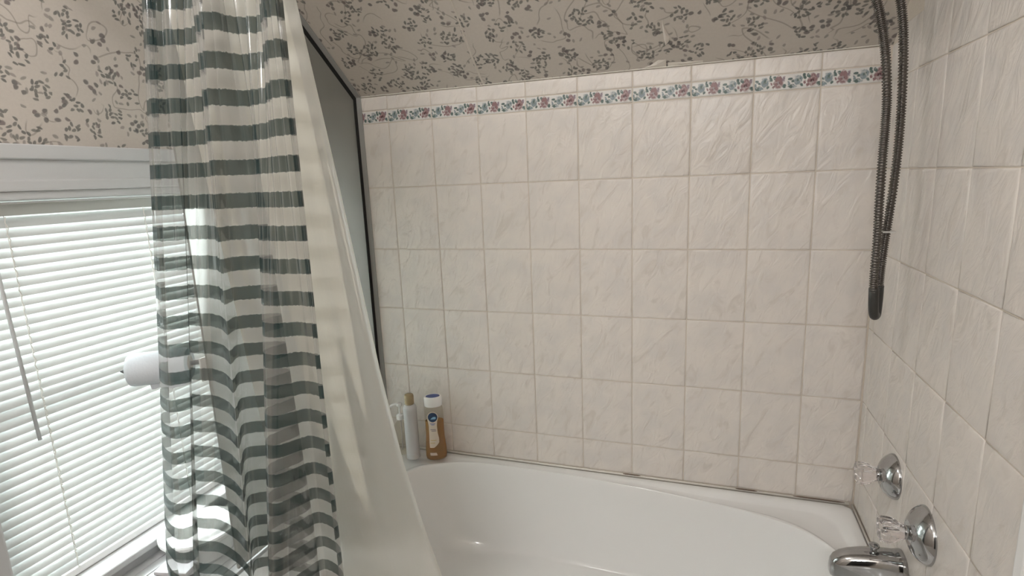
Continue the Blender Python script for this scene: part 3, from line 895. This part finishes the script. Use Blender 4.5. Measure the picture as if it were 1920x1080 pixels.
def shower():
    Y = -0.365
    # arm and hand shower above the picture
    root = thing('hand_shower', 'chrome shower arm with hand shower high on the right tiled wall', 'shower', (XR, Y, 1.76))
    b = lathe([(0.032, 0.0), (0.032, 0.004), (0.024, 0.010), (0.012, 0.013), (0.0, 0.013)], (XR - 0.0012, Y, 1.76), (-1, 0, 0), 32)
    obj('flange', rel(b, root), M['chrome'], root, True, 40)
    b = tube(catmull([(XR - 0.01, Y, 1.76), (XR - 0.06, Y, 1.765), (XR - 0.11, Y, 1.755), (XR - 0.15, Y, 1.725)], 16), 0.0095, 14)
    obj('arm_pipe', rel(b, root), M['chrome'], root, True, 40)
    b = lathe([(0.0, 0.0), (0.014, 0.0), (0.0165, 0.006), (0.0165, 0.03), (0.012, 0.036), (0.0, 0.036)], (XR - 0.145, Y, 1.732), (-0.55, 0, -0.83), 24)
    obj('bracket', rel(b, root), M['chrome'], root, True, 40)
    b = tube(catmull([(1.205, Y, 1.700), (1.18, Y - 0.012, 1.732), (1.145, Y - 0.02, 1.765), (1.12, Y - 0.025, 1.775)], 12), lambda i: 0.012 + 0.0006 * i, 14)
    add_lathe(b, [(0.0, -0.012), (0.018, -0.010), (0.036, 0.004), (0.038, 0.012), (0.034, 0.015), (0.0, 0.015)], (1.115, Y - 0.026, 1.772), (-0.45, 0, -0.9), 28)
    obj('shower_head', rel(b, root), M['chrome'], root, True, 40)
    # the hose: two hanging strands meeting in one loop
    A = [(1.214, Y, 1.690), (1.235, Y, 1.662), (1.259, Y, 1.618), (1.272, Y, 1.570), (1.281, Y, 1.522), (1.289, Y, 1.447), (1.2905, Y, 1.39), (1.2905, Y, 1.330),
         (1.2925, Y + 0.004, 1.25), (1.2955, Y + 0.008, 1.175), (1.296, Y + 0.010, 1.10), (1.299, Y + 0.010, 1.04)]
    Bk = [(1.3145, Y + 0.043, 1.045), (1.3145, Y + 0.042, 1.10), (1.3165, Y + 0.041, 1.16), (1.3205, Y + 0.04, 1.225), (1.3245, Y + 0.04, 1.305), (1.3255, Y + 0.04, 1.378), (1.3240, Y + 0.04, 1.45),
          (1.3195, Y + 0.038, 1.53), (1.312, Y + 0.034, 1.59), (1.298, Y + 0.026, 1.64), (1.272, Y + 0.012, 1.685), (1.245, Y, 1.71)]
    bot = [(1.3025, Y + 0.016, 1.0215), (1.3070, Y + 0.025, 1.0150), (1.3115, Y + 0.035, 1.0190)]
    hr = thing('shower_hose', 'dark ribbed metal shower hose hanging in a loop by the tiled corner', 'hose', (1.30, Y, 1.70))
    def ribbed(pts, n):
        P = catmull(pts, n)
        return tube(P, lambda i: 0.0074 + (0.0012 if i % 6 < 3 else -0.0009), 12)
    obj('ribbed_strand', rel(ribbed(A, 900), hr), M['hose'], hr, True)
    obj('ribbed_strand', rel(ribbed(Bk, 900), hr), M['hose'], hr, True)
    loop = [(1.2975, Y + 0.011, 1.075), A[-1]] + bot + [Bk[0], (1.3143, Y + 0.0425, 1.075)]
    s = obj('smooth_bend', rel(tube(catmull(loop, 60), 0.0092, 14), hr), M['sleeve'], hr, True); s['label'] = 'smooth dark sleeve at the bottom of the loop'
    c = obj('cable_tie', rel(box(1.308, 1.333, Y + 0.031, Y + 0.051, 1.185, 1.1885, 0.001), hr), M['cord'], hr)
shower()

# ------------------------------------------------------------------ bottles on the tub ledge
def body_wash():
    cx, cy, z0 = 0.118, -0.055, RIM + 0.0005
    root = thing('body_wash_bottle', 'amber gel bottle with blue topped white cap on the tub ledge', 'bottle', (cx, cy, z0))
    root.rotation_euler = (0, 0, math.radians(26))
    sx, sy = 1.0, 0.60
    prof = [(0.0, 0.0), (0.030, 0.0), (0.0345, 0.004), (0.0362, 0.014), (0.0360, 0.035), (0.0340, 0.060), (0.0322, 0.085), (0.0318, 0.12), (0.0318, 0.165), (0.0312, 0.182), (0.0285, 0.190), (0.026, 0.192), (0.0, 0.192)]
    obj('bottle_body', lathe(prof, (0, 0, 0), seg=56, sx=sx, sy=sy), M['clearplastic'], root, True, 40)
    gp = [(0.0, 0.002), (0.029, 0.002), (0.0330, 0.005), (0.0348, 0.014), (0.0346, 0.035), (0.0326, 0.060), (0.0308, 0.085), (0.0304, 0.12), (0.0304, 0.140), (0.0, 0.140)]
    g = obj('amber_gel', lathe(gp, (0, 0, 0), seg=56, sx=sx, sy=sy), M['amber'], root, True, 40); g['label'] = 'amber gel inside'
    cap = obj('cap', lathe([(0.0, 0.192), (0.0285, 0.192), (0.0305, 0.195), (0.0312, 0.212), (0.0305, 0.222), (0.028, 0.226), (0.0245, 0.2262), (0.0235, 0.2248), (0.0, 0.2248)], (0, 0, 0), seg=48, sx=sx, sy=0.70), M['white_plastic'], root, True, 35)
    d = obj('cap_disc', lathe([(0.0, 0.2249), (0.0232, 0.2249), (0.0232, 0.2262), (0.0, 0.2266)], (0, 0, 0), seg=40, sx=sx, sy=0.70), M['blue'], cap, True, 35); d['label'] = 'blue disc in the cap'
    # labels follow the curved front of the bottle
    def rad(z):
        for (r0, h0), (r1, h1) in zip(prof[:-1], prof[1:]):
            if h0 <= z <= h1 and h1 > h0: return r0 + (r1 - r0) * (z - h0) / (h1 - h0)
        return 0.03
    def patch(outline, off, mat, name, par, n=24):
        """outline(v): (left, right) half extents in metres of arc at height v; v list"""
        b = bmesh.new(); rows = []
        for v, l, r in outline:
            R_ = rad(v) + off; row = []
            for i in range(n + 1):
                x = l + (r - l) * i / n
                x = max(-0.98 * R_, min(0.98 * R_, x))
                y = -sy * math.sqrt(max(0, R_ * R_ - x * x)) - off * 0.4
                row.append(b.verts.new((x, y, v)))
            rows.append(row)
        for a, c in zip(rows[:-1], rows[1:]):
            for i in range(n): b.faces.new((a[i], a[i + 1], c[i + 1], c[i]))
        return obj(name, b, mat, par, True)
    lab = patch([(0.048, -0.020, -0.006), (0.056, -0.0205, 0.004), (0.066, -0.0205, 0.012), (0.080, -0.020, 0.0125), (0.10, -0.0195, 0.009), (0.125, -0.019, 0.008), (0.140, -0.021, 0.0095), (0.150, -0.023, 0.012)], 0.0005, M['label'], 'front_label', root)
    def oval(cx_, cz, rx, rz, off, mat, name, par):
        o_ = []
        for k in range(13):
            a = -PI / 2 + PI * k / 12
            hx = max(0.0003, rx * math.cos(a)); o_.append((cz + rz * math.sin(a), cx_ - hx, cx_ + hx))
        return patch(o_, off, mat, name, par, 16)
    oval(-0.0045, 0.157, 0.0185, 0.0200, 0.0007, M['label'], 'emblem_border', lab)
    oval(-0.0045, 0.157, 0.0160, 0.0168, 0.0010, M['navy'], 'emblem', lab)
    patch([(0.1505 + 0.0014 * k, -0.0125 + 0.0015 * k, 0.0065 - 0.0006 * abs(k - 3)) for k in range(7)], 0.0013, M['pale'], 'emblem_wave', lab, 12)
    for v, l, r, m in ((0.133, -0.015, 0.004, 'violet'), (0.129, -0.011, 0.001, 'violet'), (0.112, -0.015, 0.004, 'ink'), (0.107, -0.012, 0.005, 'ink'), (0.0735, -0.016, 0.004, 'gold'), (0.064, -0.018, -0.001, 'gold')):
        patch([(v, l, r), (v + 0.0028, l + 0.001, r - 0.001)], 0.0008, M[m], 'label_print', lab, 8)
    patch([(0.020, -0.020, 0.004), (0.030, -0.021, 0.001)], 0.0006, M['label'], 'lower_label', root, 12)
body_wash()

def spray_can():
    root = thing('spray_can', 'slim white can with tan cap beside the amber bottle', 'can', (0.036, -0.070, RIM + 0.0005))
    p = [(0.0, 0.0), (0.0215, 0.0), (0.0235, 0.002), (0.0235, 0.007), (0.0228, 0.009), (0.0228, 0.176), (0.0235, 0.178), (0.0225, 0.186), (0.0185, 0.194), (0.0165, 0.196), (0.0, 0.196)]
    obj('can_body', lathe(p, (0, 0, 0), seg=40), M['can'], root, True, 35)
    o = obj('cap', lathe([(0.0, 0.1962), (0.0150, 0.1962), (0.0158, 0.199), (0.0158, 0.224), (0.0140, 0.2295), (0.009, 0.232), (0.0, 0.2325)], (0, 0, 0), seg=32), M['tan'], root, True, 35)
    o['label'] = 'tan cap'
    b = bmesh.new(); rows = []
    for z, h in ((0.024, 0.10), (0.05, 0.16), (0.10, 0.13), (0.14, 0.05)):
        rows.append([b.verts.new((0.0231 * math.cos(a), 0.0231 * math.sin(a), z)) for a in [PI + 0.55 + h * (i / 6 - 0.5) * 2 for i in range(7)]])
    for a, c in zip(rows[:-1], rows[1:]):
        for i in range(6): b.faces.new((a[i], a[i + 1], c[i + 1], c[i]))
    obj('side_print', b, M['ink'], root, True)
spray_can()

def pump_bottle():
    root = thing('pump_bottle', 'clear pump bottle with white nozzle half hidden behind the cream liner', 'bottle', (-0.020, -0.045, RIM + 0.0005))
    p = [(0.0, 0.0), (0.024, 0.0), (0.0265, 0.003), (0.0265, 0.085), (0.025, 0.098), (0.017, 0.112), (0.0105, 0.117), (0.0105, 0.124), (0.0, 0.124)]
    obj('bottle_body', lathe(p, (0, 0, 0), seg=40), M['clearplastic'], root, True, 40)
    obj('collar', lathe([(0.0, 0.124), (0.0125, 0.124), (0.0130, 0.128), (0.0125, 0.140), (0.006, 0.143), (0.0, 0.143)], (0, 0, 0), seg=28), M['white_plastic'], root, True, 40)
    b = tube([(0, 0, 0.142), (0, 0, 0.176)], 0.0035, 12)
    add_lathe(b, [(0.0, 0.172), (0.009, 0.173), (0.010, 0.178), (0.009, 0.183), (0.0, 0.184)], (0, 0, 0), seg=24)
    add_tube(b, catmull([(0, 0, 0.178), (-0.012, -0.004, 0.179), (-0.026, -0.008, 0.175), (-0.030, -0.009, 0.168)], 12), 0.0042, 10)
    obj('pump_head', b, M['white_plastic'], root, True, 40)
    obj('dip_tube', tube([(0, 0, 0.008), (0.002, 0, 0.13)], 0.002, 8), M['lavender'], root, True)
pump_bottle()

# ------------------------------------------------------------------ roll by the window, jar and box on the ledge
def roll():
    P0 = Vector((-0.302, -0.748, 0.9155)); P1 = Vector((-0.190, -0.681, 0.9195))
    ax = (P1 - P0).normalized(); Ln = (P1 - P0).length
    root = thing('toilet_paper_roll', 'white paper roll on a spindle in front of the blind, partly behind the curtain', 'paper roll', P0)
    R = 0.039
    b = lathe([(0.019, 0.001), (R - 0.008, 0.0), (R - 0.002, 0.003), (R, 0.010), (R, Ln - 0.008), (R - 0.003, Ln - 0.001), (0.019, Ln), (0.019, 0.001)][:-1], (0, 0, 0), ax, 48)
    obj('paper', b, M['paperroll'], root, True, 50)
    # torn loose sheet at the bottom
    u, v = frame_of(ax)
    b = bmesh.new(); rows = []
    rnd = random.Random(2)
    for k in range(5):
        row = []
        for i in range(13):
            s = 0.035 + (Ln - 0.040) * i / 12
            dz = -R - 0.0006 - k * 0.0042 * (1 - 0.35 * abs(i - 6) / 6) - (rnd.uniform(-0.002, 0.002) if k == 4 else 0)
            row.append(b.verts.new(ax * s + Vector((0.010 + 0.001 * k, -0.006, dz + 0.0035))))
        rows.append(row)
    for a, c in zip(rows[:-1], rows[1:]):
        for i in range(12): b.faces.new((a[i], a[i + 1], c[i + 1], c[i]))
    obj('loose_sheet', b, M['paperroll'], root, True)
    obj('cardboard_core', lathe([(0.0165, -0.0005), (0.0188, -0.0005), (0.0188, Ln + 0.0005), (0.0165, Ln + 0.0005)], (0, 0, 0), ax, 32), M['card'], root, True, 40)
    # holder: spindle through the core, held by a bracket fixed to the edge of the frosted panel
    h = thing('toilet_paper_holder', 'slim roll spindle with dark pointed tip fixed to the frosted panel edge', 'paper holder', P0)
    sp_ = lathe([(0.0, -0.022), (0.004, -0.016), (0.010, -0.006), (0.0115, -0.002), (0.0115, -0.001), (0.0075, 0.0), (0.0075, 0.006), (0.006, 0.008), (0.006, Ln + 0.03), (0.0, Ln + 0.03)], (0, 0, 0), ax, 24)
    o = obj('spindle', sp_, M['darkpin'], h, True, 40); o['label'] = 'dark spindle'
    e = ax * (Ln + 0.025); t_ = Vector((XP - 0.004, -0.694, 0.918)) - P0
    obj('bracket_arm', tube([e, (e + t_) / 2 + Vector((0.0, -0.004, 0.0)), t_], 0.0065, 12), M['white_plastic'], h, True)
    c = t_
    obj('bracket_plate', box(c.x - 0.004, c.x + 0.0008, c.y - 0.02, c.y + 0.02, c.z - 0.028, c.z + 0.028, 0.002), M['white_plastic'], h)
roll()

def ledge_things():
    r = thing('lidded_container', 'round white lidded container on the ledge below the window', 'container', (-0.275, -0.660, 0.3845))
    obj('container_body', lathe([(0.0, 0.0), (0.070, 0.0), (0.076, 0.004), (0.086, 0.050), (0.088, 0.056), (0.0, 0.056)], (0, 0, 0), seg=56), M['white_plastic'], r, True, 35)
    obj('lid', lathe([(0.0, 0.056), (0.0925, 0.056), (0.0955, 0.059), (0.0955, 0.067), (0.092, 0.071), (0.080, 0.072), (0.076, 0.075), (0.060, 0.0775), (0.0, 0.080)], (0, 0, 0), seg=56), M['white_plastic'], r, True, 35)
    k = thing('small_box', 'small pale grey box at the curtain edge in front of the round container', 'box', (-0.240, -0.774, 0.3845))
    k.rotation_euler = (0, 0, math.radians(12))
    obj('box_body', box(-0.030, 0.050, -0.022, 0.022, 0.0, 0.030, 0.003), M['lavender'], k)
    obj('box_lid', box(-0.032, 0.052, -0.024, 0.024, 0.0325, 0.043, 0.003), M['lavender'], k)
    o = obj('lid_seam', box(-0.029, 0.049, -0.021, 0.021, 0.0300, 0.0325), M['darkpin'], k); o['label'] = 'dark line under the lid'
ledge_things()

# ------------------------------------------------------------------ light
w = bpy.data.worlds.new('daylight'); sc.world = w; w.use_nodes = True
bg = w.node_tree.nodes['Background']; bg.inputs[0].default_value = (0.93, 1.0, 0.99, 1); bg.inputs[1].default_value = 18.0

lamp_at = Vector((0.27, -1.36, 2.17))
lt = thing('ceiling_lamp', 'small ceiling lamp above the bathroom floor', 'lamp', (lamp_at.x, lamp_at.y, ZF))
obj('lamp_base', lathe([(0.0, -0.0005), (0.07, -0.0005), (0.07, -0.012), (0.03, -0.03), (0.018, -0.07), (0.0, -0.07)], (0, 0, 0), seg=32), M['white_plastic'], lt, True, 40)
L = bpy.data.lights.new('bulb', 'POINT'); L.energy = 11.4; L.color = (1.0, 0.98, 0.96); L.shadow_soft_size = 0.085
lo = bpy.data.objects.new('bulb', L); lo.location = (0, 0, lamp_at.z - ZF); link(lo, lt)

# unseen fill bulbs added behind the camera to brighten the tiled back wall
vx, vz = 0.80, 1.93
vt = thing('fill_light', 'added unseen bar of three fill lights on the wall facing the bathtub', 'lamp', (vx, YB, vz))
obj('fill_bar', rel(box(vx - 0.30, vx + 0.30, YB, YB + 0.025, vz - 0.05, vz + 0.05, 0.004), vt), M['chrome'], vt)
for k in (-1, 0, 1):
    VL = bpy.data.lights.new('fill_bulb', 'POINT'); VL.energy = 9.4; VL.color = (1.0, 0.985, 0.975); VL.shadow_soft_size = 0.055
    vo = bpy.data.objects.new('fill_bulb', VL); vo.location = (0.2 * k, 0.13, 0); link(vo, vt)

# ------------------------------------------------------------------ camera
cam = bpy.data.cameras.new('camera'); co = bpy.data.objects.new('camera', cam); link(co)
cam.sensor_width = 36.0; cam.lens = 36.0 * 1047.287 / 1920.0; cam.clip_start = 0.02; cam.clip_end = 50
co.matrix_world = Matrix(((0.945722, -0.024790, 0.324030, 0.97076), (0.322479, 0.194958, -0.926282, -1.63889), (-0.040210, 0.980498, 0.192370, 1.32310), (0, 0, 0, 1)))
sc.camera = co

sc.view_settings.view_transform = 'Standard'; sc.view_settings.look = 'None'
sc.view_settings.exposure = 0.36; sc.view_settings.gamma = 1.0; sc.view_settings.use_curve_mapping = False
sc.cycles.transparent_max_bounces = 48
sc.cycles.max_bounces = 14; sc.cycles.diffuse_bounces = 6; sc.cycles.glossy_bounces = 6; sc.cycles.transmission_bounces = 12
sc.cycles.sample_clamp_indirect = 6.0
